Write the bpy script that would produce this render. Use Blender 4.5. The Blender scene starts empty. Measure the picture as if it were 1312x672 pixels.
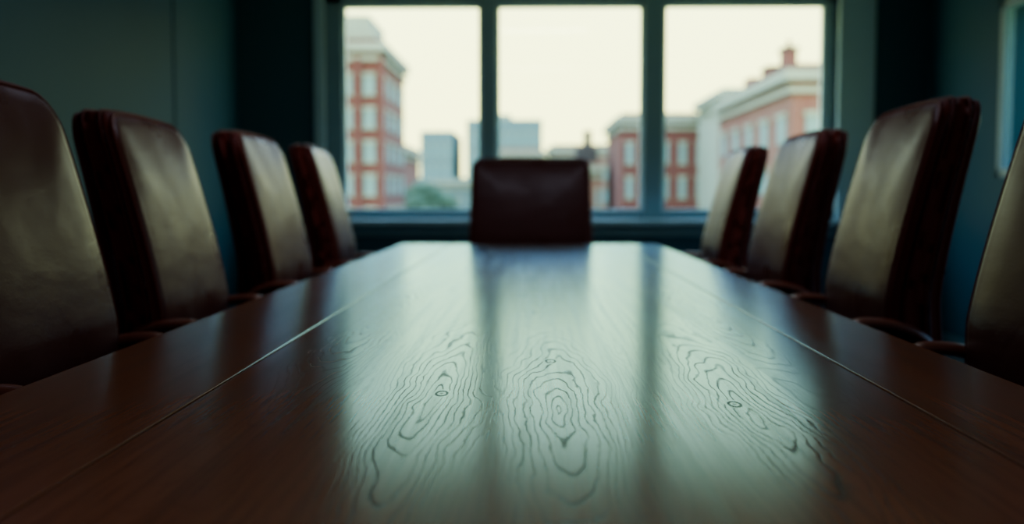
import bpy, bmesh, math, random
from mathutils import Vector, Matrix
random.seed(4)
S = bpy.context.scene
COL = S.collection

# ------------------------------------------------------------ node helper
class NT:
    def __init__(s, name):
        s.m = bpy.data.materials.new(name); s.m.use_nodes = True
        s.t = s.m.node_tree; s.t.nodes.clear()
        s.out = s.t.nodes.new('ShaderNodeOutputMaterial')
    def n(s, typ, **kw):
        nd = s.t.nodes.new(typ)
        for k, v in kw.items():
            if hasattr(nd, k): setattr(nd, k, v)
        return nd
    def l(s, a, b): s.t.links.new(a, b)
    def m_(s, op, a, b=None, c=None, clamp=False):
        nd = s.t.nodes.new('ShaderNodeMath'); nd.operation = op; nd.use_clamp = clamp
        for i, v in enumerate((a, b, c)):
            if v is None: continue
            if isinstance(v, (int, float)): nd.inputs[i].default_value = v
            else: s.l(v, nd.inputs[i])
        return nd.outputs[0]
    def mapr(s, v, a, b, c, d):
        nd = s.t.nodes.new('ShaderNodeMapRange'); nd.interpolation_type = 'SMOOTHSTEP'
        s.l(v, nd.inputs[0])
        for i, x in enumerate((a, b, c, d)): nd.inputs[i+1].default_value = x
        return nd.outputs[0]
    def noise(s, vec, scale, detail=3, rough=.5):
        nd = s.t.nodes.new('ShaderNodeTexNoise')
        nd.inputs['Scale'].default_value = scale; nd.inputs['Detail'].default_value = detail
        nd.inputs['Roughness'].default_value = rough
        s.l(vec, nd.inputs['Vector']); return nd.outputs[0]
    def scale(s, vec, sc, loc=(0,0,0)):
        nd = s.t.nodes.new('ShaderNodeMapping'); nd.inputs['Scale'].default_value = sc
        nd.inputs['Location'].default_value = loc
        s.l(vec, nd.inputs['Vector']); return nd.outputs[0]
    def obj(s):
        return s.t.nodes.new('ShaderNodeTexCoord').outputs['Object']
    def mixc(s, f, a, b):
        nd = s.t.nodes.new('ShaderNodeMix'); nd.data_type = 'RGBA'
        if isinstance(f, (int, float)): nd.inputs[0].default_value = f
        else: s.l(f, nd.inputs[0])
        for i, v in ((6, a), (7, b)):
            if isinstance(v, tuple): nd.inputs[i].default_value = (*v, 1)
            else: s.l(v, nd.inputs[i])
        return nd.outputs[2]
    def bump(s, h, strength, dist):
        nd = s.t.nodes.new('ShaderNodeBump'); nd.inputs['Strength'].default_value = strength
        nd.inputs['Distance'].default_value = dist; s.l(h, nd.inputs['Height']); return nd.outputs[0]

def simple(name, col, rough=.5, metal=0, var=.15, nscale=6, bump=0, bscale=200, spec=.5):
    t = NT(name); o = t.obj()
    p = t.n('ShaderNodeBsdfPrincipled')
    nz = t.noise(o, nscale, 4)
    a = tuple(c*(1-var) for c in col); b = tuple(min(1, c*(1+var)) for c in col)
    t.l(t.mixc(nz, a, b), p.inputs['Base Color'])
    p.inputs['Roughness'].default_value = rough; p.inputs['Metallic'].default_value = metal
    p.inputs['Specular IOR Level'].default_value = spec
    if bump:
        t.l(t.bump(t.noise(o, bscale, 2), bump, .001), p.inputs['Normal'])
    t.l(p.outputs[0], t.out.inputs[0]); return t.m

# ------------------------------------------------------------ table wood
def table_wood():
    t = NT('walnut_veneer'); o = t.obj()
    sx = t.n('ShaderNodeSeparateXYZ'); t.l(o, sx.inputs[0]); x, y = sx.outputs[0], sx.outputs[1]
    n1 = t.noise(t.scale(o, (9, 2.6, 1)), 1.0, 2)
    n2 = t.noise(t.scale(o, (38, 11, 1)), 1.0, 4)
    n3 = t.noise(t.scale(o, (14, 3.0, 1), (5, 3, 0)), 1.0, 2)
    xo = t.m_('ADD', x, t.m_('MULTIPLY', t.m_('SUBTRACT', n1, .5), .055))
    xo = t.m_('ADD', xo, t.m_('MULTIPLY', t.m_('SUBTRACT', n2, .5), .018))
    knots = [(-.118, 1.23, 13), (.034, 1.18, 9), (.262, 1.13, 12), (-.30, 2.0, 13), (.36, 2.3, 13), (.02, 2.9, 13), (-.16, 4.1, 13)]
    r = None
    for kx, ky, k in knots:
        dx = t.m_('SUBTRACT', xo, kx)
        dy = t.m_('DIVIDE', t.m_('SUBTRACT', y, ky), k)
        ri = t.m_('SQRT', t.m_('ADD', t.m_('MULTIPLY', dx, dx), t.m_('MULTIPLY', dy, dy)))
        r = ri if r is None else t.m_('SMOOTH_MIN', r, ri, .02)
    F = t.m_('ADD', t.m_('MULTIPLY', r, 135.0), t.m_('MULTIPLY', n3, 5.0))
    pin = None
    for kx, ky in [(-.112, 1.275), (.030, 1.53), (.244, 1.215)]:
        dx = t.m_('SUBTRACT', x, kx); dy = t.m_('DIVIDE', t.m_('SUBTRACT', y, ky), 2.2)
        ri = t.m_('SQRT', t.m_('ADD', t.m_('MULTIPLY', dx, dx), t.m_('MULTIPLY', dy, dy)))
        pin = ri if pin is None else t.m_('MINIMUM', pin, ri)
    pring = t.m_('ABSOLUTE', t.m_('SUBTRACT', pin, .007))
    pl = t.mapr(pring, .0006, .0024, 1, 0)
    pcore = t.mapr(pin, .0, .004, .7, 0)
    pl = t.m_('MAXIMUM', pl, pcore)
    fr = t.m_('FRACT', F)
    d = t.m_('ABSOLUTE', t.m_('SUBTRACT', fr, .5))
    line = t.mapr(d, .0, .16, 1, 0)
    fade = t.mapr(r, .035, .085, .9, .14)
    brk = t.mapr(n2, .3, .6, .4, 1)
    line = t.m_('MULTIPLY', t.m_('MULTIPLY', line, fade), brk)
    inside = t.mapr(pin, .010, .014, 0, 1)
    line = t.m_('MAXIMUM', t.m_('MULTIPLY', line, inside), pl)
    # long straight grain running the length of the boards
    pores = t.noise(t.scale(o, (420, 10, 1)), 1.0, 2, .6)
    pr = t.mapr(pores, .52, .75, 0, 1)
    streak = t.mapr(t.noise(t.scale(o, (90, 1.6, 1), (2, 7, 0)), 1.0, 3, .6), .42, .66, 0, 1)
    band = t.noise(t.scale(o, (12, .8, 1)), 1.0, 3)
    base = t.mixc(band, (.19, .062, .030), (.33, .118, .058))
    base = t.mixc(t.m_('MULTIPLY', streak, .35), base, (.09, .030, .014))
    base = t.mixc(t.m_('MULTIPLY', pr, .4), base, (.08, .026, .012))
    base = t.mixc(t.m_('MULTIPLY', line, .8), base, (.02, .008, .004))
    h = t.m_('ADD', t.m_('MULTIPLY', line, -1.0), t.m_('MULTIPLY', pr, -.12))
    bmp = t.bump(h, .10, .001)
    df = t.n('ShaderNodeBsdfDiffuse'); t.l(base, df.inputs[0]); t.l(bmp, df.inputs['Normal'])
    gl = t.n('ShaderNodeBsdfGlossy')
    gl.inputs['Color'].default_value = (.46, .74, .92, 1)
    rg = t.m_('ADD', t.m_('MULTIPLY', line, .12), t.m_('ADD', t.m_('MULTIPLY', streak, .03), .185))
    t.l(rg, gl.inputs['Roughness']); t.l(bmp, gl.inputs['Normal'])
    fn = t.n('ShaderNodeFresnel'); fn.inputs[0].default_value = 1.53
    fac = t.m_('MULTIPLY', fn.outputs[0], t.m_('SUBTRACT', 1.0, t.m_('ADD', t.m_('MULTIPLY', line, .55), t.m_('MULTIPLY', streak, .05))))
    mx = t.n('ShaderNodeMixShader'); t.l(fac, mx.inputs[0]); t.l(df.outputs[0], mx.inputs[1]); t.l(gl.outputs[0], mx.inputs[2])
    t.l(mx.outputs[0], t.out.inputs[0]); return t.m

def leather(name, a, b, rough, gloss=.58, tint=(.68, .74, .90)):
    t = NT(name); o = t.obj()
    v = t.n('ShaderNodeTexVoronoi'); v.inputs['Scale'].default_value = 260; t.l(o, v.inputs['Vector'])
    cr = t.noise(t.scale(o, (7, 7, 18)), 1.0, 4)
    h = t.m_('ADD', t.m_('MULTIPLY', v.outputs[0], .15), t.m_('MULTIPLY', cr, 2.8))
    bm_ = t.bump(h, .22, .003)
    df = t.n('ShaderNodeBsdfDiffuse'); t.l(t.mixc(t.noise(o, 5, 4), a, b), df.inputs[0]); t.l(bm_, df.inputs['Normal'])
    gl = t.n('ShaderNodeBsdfGlossy'); gl.inputs['Color'].default_value = (*tint, 1); t.l(bm_, gl.inputs['Normal'])
    t.l(t.mapr(t.noise(o, 7, 3), .3, .7, rough-.05, rough+.06), gl.inputs['Roughness'])
    fn = t.n('ShaderNodeFresnel'); fn.inputs[0].default_value = 1.4
    mx = t.n('ShaderNodeMixShader'); t.l(t.m_('MULTIPLY', fn.outputs[0], gloss), mx.inputs[0])
    t.l(df.outputs[0], mx.inputs[1]); t.l(gl.outputs[0], mx.inputs[2]); t.l(mx.outputs[0], t.out.inputs[0]); return t.m

M_wood = table_wood()
M_leather = leather('oxblood_leather', (.070, .018, .016), (.10, .026, .022), .31)
M_side = leather('oxblood_leather_side', (.095, .017, .013), (.14, .026, .019), .45, .3)
M_wall = simple('teal_wall_paint', (.036, .098, .138), .6, var=.06, nscale=1.5, bump=.1, bscale=120, spec=.15)
M_wallfar = simple('dark_teal_wall_paint', (.055, .115, .15), .7, var=.06, nscale=1.5, spec=.2)
M_trim = simple('teal_trim_paint', (.09, .17, .21), .4, var=.05)
M_frame = simple('window_frame_paint', (.22, .33, .39), .4, var=.05)
M_case = simple('window_casing_paint', (.40, .55, .62), .4, var=.05)
M_floor = simple('charcoal_carpet', (.07, .09, .10), .95, var=.3, nscale=90, bump=.6, bscale=400)
M_ceil = simple('ceiling_paint', (.34, .42, .46), .9, var=.03)
M_metal = simple('dark_metal', (.06, .06, .065), .35, 1, var=.1)
M_rubber = simple('black_plastic', (.015, .015, .017), .5, var=.1)
M_arm = simple('mahogany_arm', (.16, .045, .028), .35, var=.3, nscale=20)

# ------------------------------------------------------------ mesh helpers
def finish(name, bm, mats, smooth=False, parent=None, loc=None):
    bmesh.ops.recalc_face_normals(bm, faces=bm.faces)
    me = bpy.data.meshes.new(name); bm.to_mesh(me); bm.free()
    for m in (mats if isinstance(mats, (list, tuple)) else [mats]): me.materials.append(m)
    for p in me.polygons: p.use_smooth = smooth
    ob = bpy.data.objects.new(name, me); COL.objects.link(ob)
    if parent: ob.parent = parent
    if loc: ob.location = loc
    return ob
def add_box(bm, x0, x1, y0, y1, z0, z1, mi=0, bevel=0):
    r = bmesh.ops.create_cube(bm, size=1)
    vs = r['verts']
    for v in vs:
        v.co = Vector((x0 if v.co.x < 0 else x1, y0 if v.co.y < 0 else y1, z0 if v.co.z < 0 else z1))
    fs = set(f for v in vs for f in v.link_faces)
    for f in fs: f.material_index = mi
    if bevel:
        es = list(set(e for v in vs for e in v.link_edges))
        r = bmesh.ops.bevel(bm, geom=es, offset=bevel, segments=3, affect='EDGES', profile=.5)
        for f in r['faces']: f.material_index = mi
def boxes(name, lst, mats, parent=None, bevel=0):
    bm = bmesh.new()
    for b in lst:
        add_box(bm, *b[:6], mi=(b[6] if len(b) > 6 else 0), bevel=bevel)
    return finish(name, bm, mats, False, parent)
def empty(name, loc=(0, 0, 0), rot=0):
    e = bpy.data.objects.new(name, None); COL.objects.link(e); e.location = loc
    e.rotation_euler = (0, 0, rot); e.empty_display_size = .2; return e
def add_cyl(bm, x, y, z0, z1, r0, r1, seg=24):
    r = bmesh.ops.create_cone(bm, cap_ends=True, segments=seg, radius1=r0, radius2=r1, depth=z1-z0)
    bmesh.ops.translate(bm, verts=r['verts'], vec=(x, y, (z0+z1)/2)); return r['verts']

def rrect(w, h, R, n=8):
    pts = []
    for cx, cy, a0 in ((w/2-R, h/2-R, 0), (-w/2+R, h/2-R, 90), (-w/2+R, -h/2+R, 180), (w/2-R, -h/2+R, 270)):
        for i in range(n+1):
            a = math.radians(a0+90*i/n)
            pts.append((cx+R*math.cos(a), cy+R*math.sin(a)))
    out = []; N = 112
    L = [0]; P = pts+[pts[0]]
    for i in range(len(pts)): L.append(L[-1]+math.dist(P[i], P[i+1]))
    j = 0
    for k in range(N):
        s = L[-1]*k/N
        while L[j+1] < s: j += 1
        f = (s-L[j])/max(1e-9, L[j+1]-L[j])
        out.append((P[j][0]+f*(P[j+1][0]-P[j][0]), P[j][1]+f*(P[j+1][1]-P[j][1])))
    return out
def cushion(w, h, R, r, puff, deform):
    bm = bmesh.new(); rings = []
    def ring(inset, scale, t, pz):
        pts = rrect(w-2*inset, h-2*inset, max(R-inset, .01))
        rings.append([bm.verts.new(deform(p[0]*scale, p[1]*scale, t, pz)) for p in pts])
    face = [.08, .2, .35, .5, .65, .78, .88, .95]
    for s in face: ring(r, s, -1, puff*(1-s**4)*.4)
    K = 5
    for i in range(K+1):
        a = math.pi/2*i/K
        ring(r*(1-math.sin(a)), 1, -1, -r*(1-math.cos(a)))
    for i in range(1, 4): ring(0, 1, -1+2*i/4, None)
    for i in range(K, -1, -1):
        a = math.pi/2*i/K
        ring(r*(1-math.sin(a)), 1, 1, -r*(1-math.cos(a)))
    for s in reversed(face): ring(r, s, 1, puff*(1-s**4))
    nb = len(face)
    for k in range(len(rings)-1):
        A, B = rings[k], rings[k+1]; n = len(A)
        for i in range(n):
            f = bm.faces.new((A[i], A[(i+1) % n], B[(i+1) % n], B[i]))
            if nb+2 <= k <= len(rings)-nb-4: f.material_index = 1
    bm.faces.new(rings[0]); bm.faces.new(rings[-1])
    return bm
def sweep(bm, path, ry, rt, seg=12, closed=False, mi=0):
    n = len(path); rings = []
    for i, p in enumerate(path):
        a = path[(i-1) % n] if closed or i > 0 else p
        b = path[(i+1) % n] if closed or i < n-1 else p
        T = (b-a).normalized()
        side = Vector((0, 1, 0)) if abs(T.y) < .95 else Vector((1, 0, 0))
        if closed: side = Vector((1, 0, 0))
        N = T.cross(side).normalized(); B = N.cross(T).normalized()
        rings.append([bm.verts.new(p+B*ry*math.cos(2*math.pi*k/seg)+N*rt*math.sin(2*math.pi*k/seg)) for k in range(seg)])
    rng = range(n) if closed else range(n-1)
    for i in rng:
        A, B2 = rings[i], rings[(i+1) % n]
        for k in range(seg):
            f = bm.faces.new((A[k], A[(k+1) % seg], B2[(k+1) % seg], B2[k])); f.material_index = mi
    if not closed:
        bm.faces.new(rings[0]); bm.faces.new(rings[-1])
def catmull(pts, n=8):
    out = []; P = [pts[0]]+list(pts)+[pts[-1]]
    for i in range(1, len(P)-2):
        for k in range(n):
            t = k/n
            out.append(.5*((2*P[i])+(P[i+1]-P[i-1])*t+(2*P[i-1]-5*P[i]+4*P[i+1]-P[i+2])*t*t+(3*P[i]-P[i-1]-3*P[i+1]+P[i+2])*t**3))
    out.append(P[-2].copy()); return out

# ------------------------------------------------------------ chair
def chair_meshes(w, top, R=.075, arch=.010, taper=.05, r=.036):
    z0 = .44; H = top-z0; zc = (z0+top)/2
    def cx(z):
        u = (z-.75)/.45
        if u > 0: return -.115*u**1.2
        return -.035*u*u
    def th(z):
        u = max(0, min(1, (z-.5)/.7)); return .14-.035*u
    def back(a, b, t, pz):
        z = zc+b
        u = (z-.5)/.7
        yy = a*(1.02-taper*u)
        z2 = z + (arch*(1-(2*a/w)**2) if b > 0 else 0)*(b/(H/2))
        T = th(z)
        x = cx(z)-T/2+t*T/2
        if pz is not None: x += (1 if t > 0 else -1)*pz
        x += .016*abs(2*a/w)**3
        return Vector((x, yy, z2))
    bm = cushion(w, H, R, r, .014, back)
    bk = finish('backrest', bm, [M_leather, M_side], True)
    bm = bmesh.new()
    for t, ins, rr in ((1, r*.22, .0045), (-1, r*.22, .0045), (.35, -.001, .0035), (-.35, -.001, .0035)):
        pts = rrect(w-2*ins, H-2*ins, R-.003)
        pth = [back(p[0], p[1], t, -r*.33 if abs(t) == 1 else None) for p in pts]
        sweep(bm, pth, rr, rr, 8, True)
    welt = finish('welt', bm, M_side, True)
    def seat(a, b, t, pz):
        x = .22+b; z = .445+t*.045 - .03*max(0, (b-.12)/.12)**2
        if pz is not None: z += (1 if t > 0 else -1)*pz
        return Vector((x, a, z))
    st = finish('seat', cushion(w-.02, .50, .07, .03, .015, seat), [M_leather, M_side], True)
    bm = bmesh.new()
    for s in (-1, 1):
        y = s*(w/2+.012)
        P = [(-.085, .66), (-.05, .69), (0, .71), (.05, .716), (.085, .712), (.105, .69), (.110, .64), (.10, .55), (.08, .47), (.06, .42)]
        sweep(bm, catmull([Vector((x, y, z)) for x, z in P], 5), .024, .013, 14)
        add_box(bm, .02, .12, min(y, s*w/4), max(y, s*w/4), .395, .415, 0, .004)
    arm = finish('armrests', bm, M_arm, True)
    bm = bmesh.new()
    add_box(bm, .10, .34, -.11, .11, .365, .402, 0, .008)
    add_box(bm, -.06, .2, -.035, .035, .36, .385, 0, .006)
    add_box(bm, -.09, -.05, -.035, .035, .365, .60, 0, .006)
    add_cyl(bm, .22, 0, .22, .37, .022, .022)
    add_cyl(bm, .22, 0, .10, .23, .034, .030)
    add_cyl(bm, .22, 0, .065, .115, .05, .045)
    for k in range(5):
        a = math.radians(36+72*k)
        d = Vector((math.cos(a), math.sin(a), 0)); sd = Vector((-d.y, d.x, 0)); o = Vector((.22, 0, 0))
        vs = []
        for r_, hw, zt, zb in ((.02, .028, .115, .07), (.27, .016, .085, .062)):
            for sg, z in ((-1, zt), (1, zt), (1, zb), (-1, zb)):
                vs.append(bm.verts.new(o+d*r_+sd*hw*sg+Vector((0, 0, z))))
        for q in ((0, 1, 2, 3), (7, 6, 5, 4), (0, 4, 5, 1), (1, 5, 6, 2), (2, 6, 7, 3), (3, 7, 4, 0)):
            bm.faces.new([vs[i] for i in q])
    base = finish('swivel_base', bm, M_metal, False)
    bm = bmesh.new()
    for k in range(5):
        a = math.radians(36+72*k); d = Vector((math.cos(a), math.sin(a), 0)); sd = Vector((-d.y, d.x, 0))
        c = Vector((.22, 0, .027))+d*.26
        for s in (-1, 1):
            q = bmesh.ops.create_cone(bm, cap_ends=True, segments=20, radius1=.027, radius2=.027, depth=.02)
            M = Matrix.Translation(c+sd*s*.017) @ sd.to_track_quat('Z', 'Y').to_matrix().to_4x4()
            bmesh.ops.transform(bm, matrix=M, verts=q['verts'])
        add_cyl(bm, c.x, c.y, .03, .07, .008, .008, 10)
    cas = finish('casters', bm, M_rubber, False)
    return [bk, welt, st, arm, base, cas]
def place(proto, loc, rot, first, lift=0):
    e = empty('conference_chair', loc, rot)
    for o in proto:
        nm = o.name.split('.')[0]
        ob = o if first else bpy.data.objects.new(nm, o.data)
        if not first: COL.objects.link(ob)
        ob.parent = e
        if nm in ('backrest', 'welt'): ob.location.z = lift   # back height adjustment
side = chair_meshes(.54, 1.203)
spots = [(-.815, 1.72, 0, -.006), (-.825, 2.50, 1, -.018), (-.82, 3.50, -1, -.002), (-.815, 4.50, 2, .002),
         (.805, 1.62, 180, .012), (.81, 2.55, 179, .012), (.805, 3.51, 181, 0), (.805, 4.58, 179, -.004)]
for i, (x, y, r, lf) in enumerate(spots):
    place(side, (x, y, 0), math.radians(r), i == 0, lf)
endc = chair_meshes(.65, 1.195, .045, .002, .045, .028)
place(endc, (0, 5.475, 0), math.radians(-90), True)

# ------------------------------------------------------------ table
tb = empty('conference_table')
YN, YF = -.45, 5.27
bm = bmesh.new()
for a, b in ((-.665, -.4115), (-.4085, .4535), (.4565, .645)):
    add_box(bm, a, b, YN, YF, .712, .75, 0, .0018)
finish('tabletop', bm, M_wood, False, tb)
boxes('under_frame', [(-.56, .54, YN+.15, YF-.15, .66, .714)], M_wood, tb, .004)
lb = []
for yc in (.35, 2.45, 4.6):
    lb += [(-.20, .20, yc-.05, yc+.05, .06, .665), (-.30, .30, yc-.09, yc+.09, 0, .06)]
boxes('pedestals', lb, M_wood, tb, .008)

# ------------------------------------------------------------ room
XL, XR, YB, YK, ZC = -1.98, 2.67, 7.0, -2.2, 2.75
wx0, wx1, wz0, wz1 = -1.40, 2.06, .84, 2.36
TH = .25
boxes('floor', [(XL-TH, XR+TH, YK-TH, YB+TH, -.15, 0)], M_floor)
boxes('ceiling', [(XL-TH, XR+TH, YK-TH, YB+TH, ZC, ZC+.15)], M_ceil)
boxes('wall_back', [(XL-TH, wx0, YB, YB+TH, 0, ZC), (wx1, XR+TH, YB, YB+TH, 0, ZC),
                    (wx0, wx1, YB, YB+TH, 0, wz0), (wx0, wx1, YB, YB+TH, wz1, ZC)], M_wallfar)
boxes('wall_front', [(XL-TH, XR+TH, YK-TH, YK, 0, ZC)], M_wall)
pl = [(XL-TH, XL-.02, YK, YB, 0, ZC)]
js = [YK, -.6, 1.5, 3.6, 5.70, YB]
for a, b in zip(js[:-1], js[1:]): pl.append((XL-.02, XL, a+.014, b-.014, .0, ZC))
boxes('wall_left', pl, M_wall)
ry0, ry1, rz0, rz1 = .3, 5.95, 1.1, 2.10  # opening lengthened towards the camera, out of view, to let in more light
boxes('wall_right', [(XR, XR+TH, YK, ry0, 0, ZC), (XR, XR+TH, ry1, YB, 0, ZC),
                     (XR, XR+TH, ry0, ry1, 0, rz0), (XR, XR+TH, ry0, ry1, rz1, ZC)], M_wall)
boxes('baseboard_left', [(XL, XL+.015, YK, YB, 0, .11)], M_trim, None, .003)
boxes('baseboard_right', [(XR-.015, XR, YK, YB, 0, .11)], M_trim, None, .003)
boxes('baseboard_back', [(XL+.015, XR-.015, YB-.015, YB, 0, .11)], M_trim, None, .003)

def glass(name, col):
    t = NT(name); tr = t.n('ShaderNodeBsdfTransparent'); tr.inputs[0].default_value = (*col, 1)
    g = t.n('ShaderNodeBsdfGlossy'); g.inputs['Roughness'].default_value = .02
    mx = t.n('ShaderNodeMixShader'); mx.inputs[0].default_value = .04
    t.l(tr.outputs[0], mx.inputs[1]); t.l(g.outputs[0], mx.inputs[2]); t.l(mx.outputs[0], t.out.inputs[0]); return t.m
M_glass = glass('window_glass', (.97, .99, .98)); M_glass2 = glass('tinted_glass', (.20, .30, .38))
w1 = empty('window_1')
fy0, fy1 = 7.02, 7.10
boxes('frame', [(wx0, -1.285, fy0, fy1, wz0, wz1), (1.99, wx1, fy0, fy1, wz0, wz1),
                (wx0, wx1, fy0, fy1, wz0, .885), (wx0, wx1, fy0, fy1, 2.29, wz1),
                (-.335, -.235, fy0-.02, fy1, wz0, wz1), (.765, .895, fy0-.02, fy1, wz0, wz1)], M_frame, w1, .006)
boxes('inner_sash', [b for (a, c) in ((-1.285, -.335), (-.235, .765), (.895, 1.99)) for b in
        ((a, a+.022, fy0+.02, fy1-.01, .885, 2.29), (c-.022, c, fy0+.02, fy1-.01, .885, 2.29),
         (a, c, fy0+.02, fy1-.01, .885, .905), (a, c, fy0+.02, fy1-.01, 2.27, 2.29))], M_case, w1, .003)
boxes('casing', [(wx0-.07, wx0, YB-.03, YB+.02, wz0-.10, wz1+.12), (wx1, wx1+.24, YB-.05, YB+.02, wz0-.10, wz1+.12),
                 (wx0, wx1, YB-.03, YB+.02, wz1, wz1+.12), (wx0, wx1, YB-.02, YB+.02, wz0-.12, wz0-.03)], M_case, w1, .005)
boxes('sill', [(wx0-.1, wx1+.26, YB-.16, YB+.03, wz0-.045, wz0-.005)], M_case, w1, .008)
bm = bmesh.new()
for (a, c) in ((-1.285, -.335), (-.235, .765), (.895, 1.99)):
    bm.faces.new([bm.verts.new(v) for v in ((a, 7.06, .885), (c, 7.06, .885), (c, 7.06, 2.305), (a, 7.06, 2.305))])
finish('glass', bm, M_glass, False, w1)
w2 = empty('window_2')
boxes('frame', [(XR, XR+.06, ry0, ry1, rz0, rz0+.05), (XR, XR+.06, ry0, ry1, rz1-.05, rz1),
                (XR, XR+.06, ry0, ry0+.05, rz0, rz1), (XR, XR+.06, ry1-.05, ry1, rz0, rz1),
                (XR, XR+.06, 2.06, 2.12, rz0, rz1), (XR, XR+.06, 3.96, 4.02, rz0, rz1)], M_frame, w2, .005)
bm = bmesh.new()
bm.faces.new([bm.verts.new(v) for v in ((XR+.03, ry0+.05, rz0+.05), (XR+.03, ry1-.05, rz0+.05), (XR+.03, ry1-.05, rz1-.05), (XR+.03, ry0+.05, rz1-.05))])
finish('glass', bm, M_glass2, False, w2)

# ------------------------------------------------------------ city outside
def hazy(name, col, var=.12):  # no haze volume; distance haze is put into the base colours
    t = NT(name); p = t.n('ShaderNodeBsdfPrincipled'); o = t.obj()
    nz = t.noise(o, .8, 4)
    t.l(t.mixc(nz, tuple(c*(1-var) for c in col), tuple(min(1, c*(1+var)) for c in col)), p.inputs['Base Color'])
    p.inputs['Roughness'].default_value = .9; t.l(p.outputs[0], t.out.inputs[0]); return t.m
B_red = hazy('brick_red', (.125, .048, .040)); B_pink = hazy('brick_pink', (.165, .072, .058)); B_tan = hazy('brick_tan', (.21, .12, .09))
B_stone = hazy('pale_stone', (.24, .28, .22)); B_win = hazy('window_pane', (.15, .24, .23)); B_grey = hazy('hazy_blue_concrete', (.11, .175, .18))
B_roof = hazy('roof_slate', (.05, .045, .045)); B_green = hazy('foliage', (.055, .095, .06), .4); B_ground = hazy('street', (.12, .13, .13))
GZ = -14
def building(name, x0, x1, y0, y1, top, brick, wall2=B_stone, cols=4, floor=3.4, ww=.42, cornice=True, side=0, extras=(), pane=B_win, sd=4.0):
    mats = [brick, wall2, pane, B_roof]
    L = [(x0, x1, y0, y1, GZ, top, 0)]
    if cornice:
        L += [(x0-.5, x1+.5, y0-.5, y1+.5, top-.5, top+.15, 1), (x0-.25, x1+.25, y0-.25, y1+.25, top-1.2, top-.85, 1), (x0+.1, x1-.1, y0+.1, y1-.1, top+.1, top+.5, 0)]
    z = top-1.6-floor*.55
    while z > GZ+2:
        W = (x1-x0)/cols
        for i in range(cols):
            c = x0+W*(i+.5); h = W*ww/2
            L += [(c-h, c+h, y0-.06, y0+.05, z-floor*.28, z+floor*.25, 2), (c-h*1.2, c+h*1.2, y0-.16, y0+.05, z+floor*.25, z+floor*.34, 1),
                  (c-h*1.2, c+h*1.2, y0-.16, y0+.05, z-floor*.34, z-floor*.28, 1)]
        if side:
            n = max(2, round((y1-y0)/sd)); W2 = (y1-y0)/n; xs = x0 if side < 0 else x1
            for i in range(n):
                c = y0+W2*(i+.5); h = W2*ww/2
                L += [(xs-.06, xs+.06, c-h, c+h, z-floor*.28, z+floor*.25, 2), (xs-.14, xs+.14, c-h*1.2, c+h*1.2, z+floor*.25, z+floor*.34, 1)]
        z -= floor
    L += list(extras)
    return boxes(name, L, mats)
building('brick_tower', -22.2, -11.7, 80, 95, 12.6, B_red, cols=6, floor=2.6, ww=.52, side=1,
         extras=[(-20.5, -12.3, 81, 94, 12.6, 13.9, 1), (-18, -12.8, 82, 90, 13.9, 15.2, 1), (-11.75, -11.4, 79.7, 80.3, GZ, 11.7, 0), (-13.6, -13.2, 79.6, 80.2, GZ, 11.6, 0)])
building('brick_apartment_building', 15.1, 32, 60, 83, 8.1, B_pink, cols=6, floor=3.0, ww=.42, side=-1,
         extras=[(15.6, 16.4, 64, 65.2, 8.1, 9.9, 0), (15.5, 16.5, 63.9, 65.3, 9.9, 10.1, 3), (15.9, 16.1, 64.4, 64.7, 10.1, 10.6, 0), (16, 17, 70, 72, 8.1, 9.5, 0), (15.9, 17.1, 69.9, 72.1, 9.5, 9.7, 3), (16, 17.2, 76, 78, 8.1, 9.6, 0), (18, 24, 64, 78, 8.1, 9.0, 3)], sd=4.6)
building('stone_block', 16.2, 21, 88, 100, 9.6, B_stone, cols=3, floor=3.2, pane=B_win)
building('brick_rowhouse', 8.9, 17.6, 102, 120, 8.6, B_red, cols=5, floor=3.4)
building('pink_rowhouse', 3.6, 7.8, 112, 128, 4.0, B_tan, cols=4, floor=3.2,
         extras=[(5.0, 7.4, 114, 120, 4.1, 6.3, 3), (5.9, 6.8, 115, 116, 6.3, 8.2, 3)])
building('pale_house', -4.4, 1.6, 135, 150, 6.6, B_tan, cols=5, floor=3.3)
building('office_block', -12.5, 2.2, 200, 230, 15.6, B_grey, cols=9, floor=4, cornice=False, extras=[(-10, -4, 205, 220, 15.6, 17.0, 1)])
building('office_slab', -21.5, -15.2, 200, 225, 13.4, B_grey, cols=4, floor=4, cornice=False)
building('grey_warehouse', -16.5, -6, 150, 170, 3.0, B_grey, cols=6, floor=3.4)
building('red_rowhouse', -16, -13.6, 110, 125, 6.0, B_pink, cols=2, floor=3.2)
building('brick_warehouse', 2.8, 11.0, 140, 160, 7.4, B_tan, cols=4, floor=3.2)
boxes('city_ground', [(-300, 300, 30, 500, GZ-.5, GZ)], B_ground)
bm = bmesh.new()
for cx_, cy_, rr in ((-11.2, 103, 2.3), (-9.2, 104, 1.9)):
    zt = -.2 + (rr-2)*.8
    for k in range(8):
        q = bmesh.ops.create_icosphere(bm, subdivisions=3, radius=rr*random.uniform(.45, .7))
        off = Vector((cx_+random.uniform(-1, 1)*rr*.6, cy_+random.uniform(-1, 1)*rr*.6, zt+random.uniform(-1.2, .8)*rr*.6))
        for v in q['verts']: v.co = v.co*random.uniform(.88, 1.12)+off
    add_cyl(bm, cx_, cy_, GZ, zt, .35, .2, 10)
finish('street_trees', bm, B_green, True)

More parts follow.
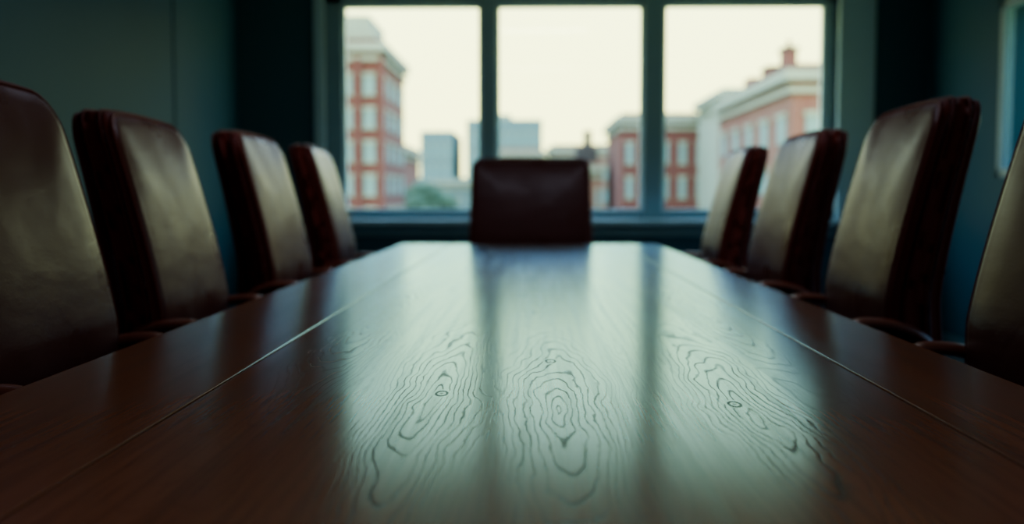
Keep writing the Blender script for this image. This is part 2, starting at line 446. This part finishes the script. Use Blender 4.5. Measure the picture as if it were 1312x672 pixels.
# ------------------------------------------------------------ world + light
W = bpy.data.worlds.new('overcast_sky'); S.world = W; W.use_nodes = True
nt = W.node_tree; nt.nodes.clear()
o = nt.nodes.new('ShaderNodeOutputWorld'); bg = nt.nodes.new('ShaderNodeBackground')
tc = nt.nodes.new('ShaderNodeTexCoord'); sp = nt.nodes.new('ShaderNodeSeparateXYZ'); cr = nt.nodes.new('ShaderNodeValToRGB')
nt.links.new(tc.outputs['Generated'], sp.inputs[0]); nt.links.new(sp.outputs[2], cr.inputs[0]); nt.links.new(cr.outputs[0], bg.inputs[0]); nt.links.new(bg.outputs[0], o.inputs[0])
e = cr.color_ramp.elements
e[0].position = 0; e[0].color = (1.0, 1.0, .44, 1)
e[1].position = .18; e[1].color = (.98, 1.03, .50, 1)
x = e.new(.30); x.color = (.75, 1.1, 1.4, 1)
x = e.new(1.0); x.color = (.7, 1.15, 1.6, 1)
bg.inputs[1].default_value = 4.0
for nm, loc, rot, sx, sy in (('portal_back', (.33, 7.2, 1.6), (math.radians(-90), 0, 0), 3.4, 1.5), ('portal_right', (XR+.2, 3.12, 1.6), (0, math.radians(90), 0), 1.0, 5.6)):
    L = bpy.data.lights.new(nm, 'AREA'); L.shape = 'RECTANGLE'; L.size = sx; L.size_y = sy; L.cycles.is_portal = True
    ob = bpy.data.objects.new(nm, L); COL.objects.link(ob); ob.location = loc; ob.rotation_euler = rot
sn = bpy.data.lights.new('sun', 'SUN'); sn.energy = 1.0; sn.angle = .3; sn.color = (1, .95, .85)
so = bpy.data.objects.new('sun', sn); COL.objects.link(so); so.rotation_euler = (math.radians(50), 0, math.radians(-20))
# unseen ceiling panels, added as dim fill for the backlit room
M_diff = simple('fill_opal_diffuser', (.8, .8, .78), .6, var=.02)
for i, yy in enumerate((.2, 3.4)):
    cl = empty('ceiling_fill_light', (0, yy, 0))
    boxes('fill_housing', [(-.62, .62, -.17, .17, ZC-.04, ZC)], M_metal, cl, .004)
    boxes('fill_diffuser', [(-.59, .59, -.14, .14, ZC-.048, ZC-.038)], M_diff, cl)
    L = bpy.data.lights.new('fill_lamp', 'AREA'); L.shape = 'RECTANGLE'; L.size = 1.15; L.size_y = .26; L.energy = (7, 14)[i]; L.color = (.93, .97, 1)
    ob = bpy.data.objects.new('fill_lamp', L); COL.objects.link(ob); ob.parent = cl; ob.location = (0, 0, ZC-.055)

# ------------------------------------------------------------ camera
cam = bpy.data.cameras.new('camera'); co = bpy.data.objects.new('camera', cam); COL.objects.link(co)
co.location = (0, 0, 1.0); co.rotation_euler = (math.radians(90-3.75), 0, math.radians(1.05))
cam.lens = 36; cam.sensor_width = 36; cam.clip_start = .02; cam.clip_end = 2000
cam.dof.use_dof = True; cam.dof.focus_distance = 1.33; cam.dof.aperture_fstop = 2.6
S.camera = co
S.view_settings.view_transform = 'AgX'
try: S.view_settings.look = 'AgX - Medium High Contrast'
except Exception as ex: print(ex)
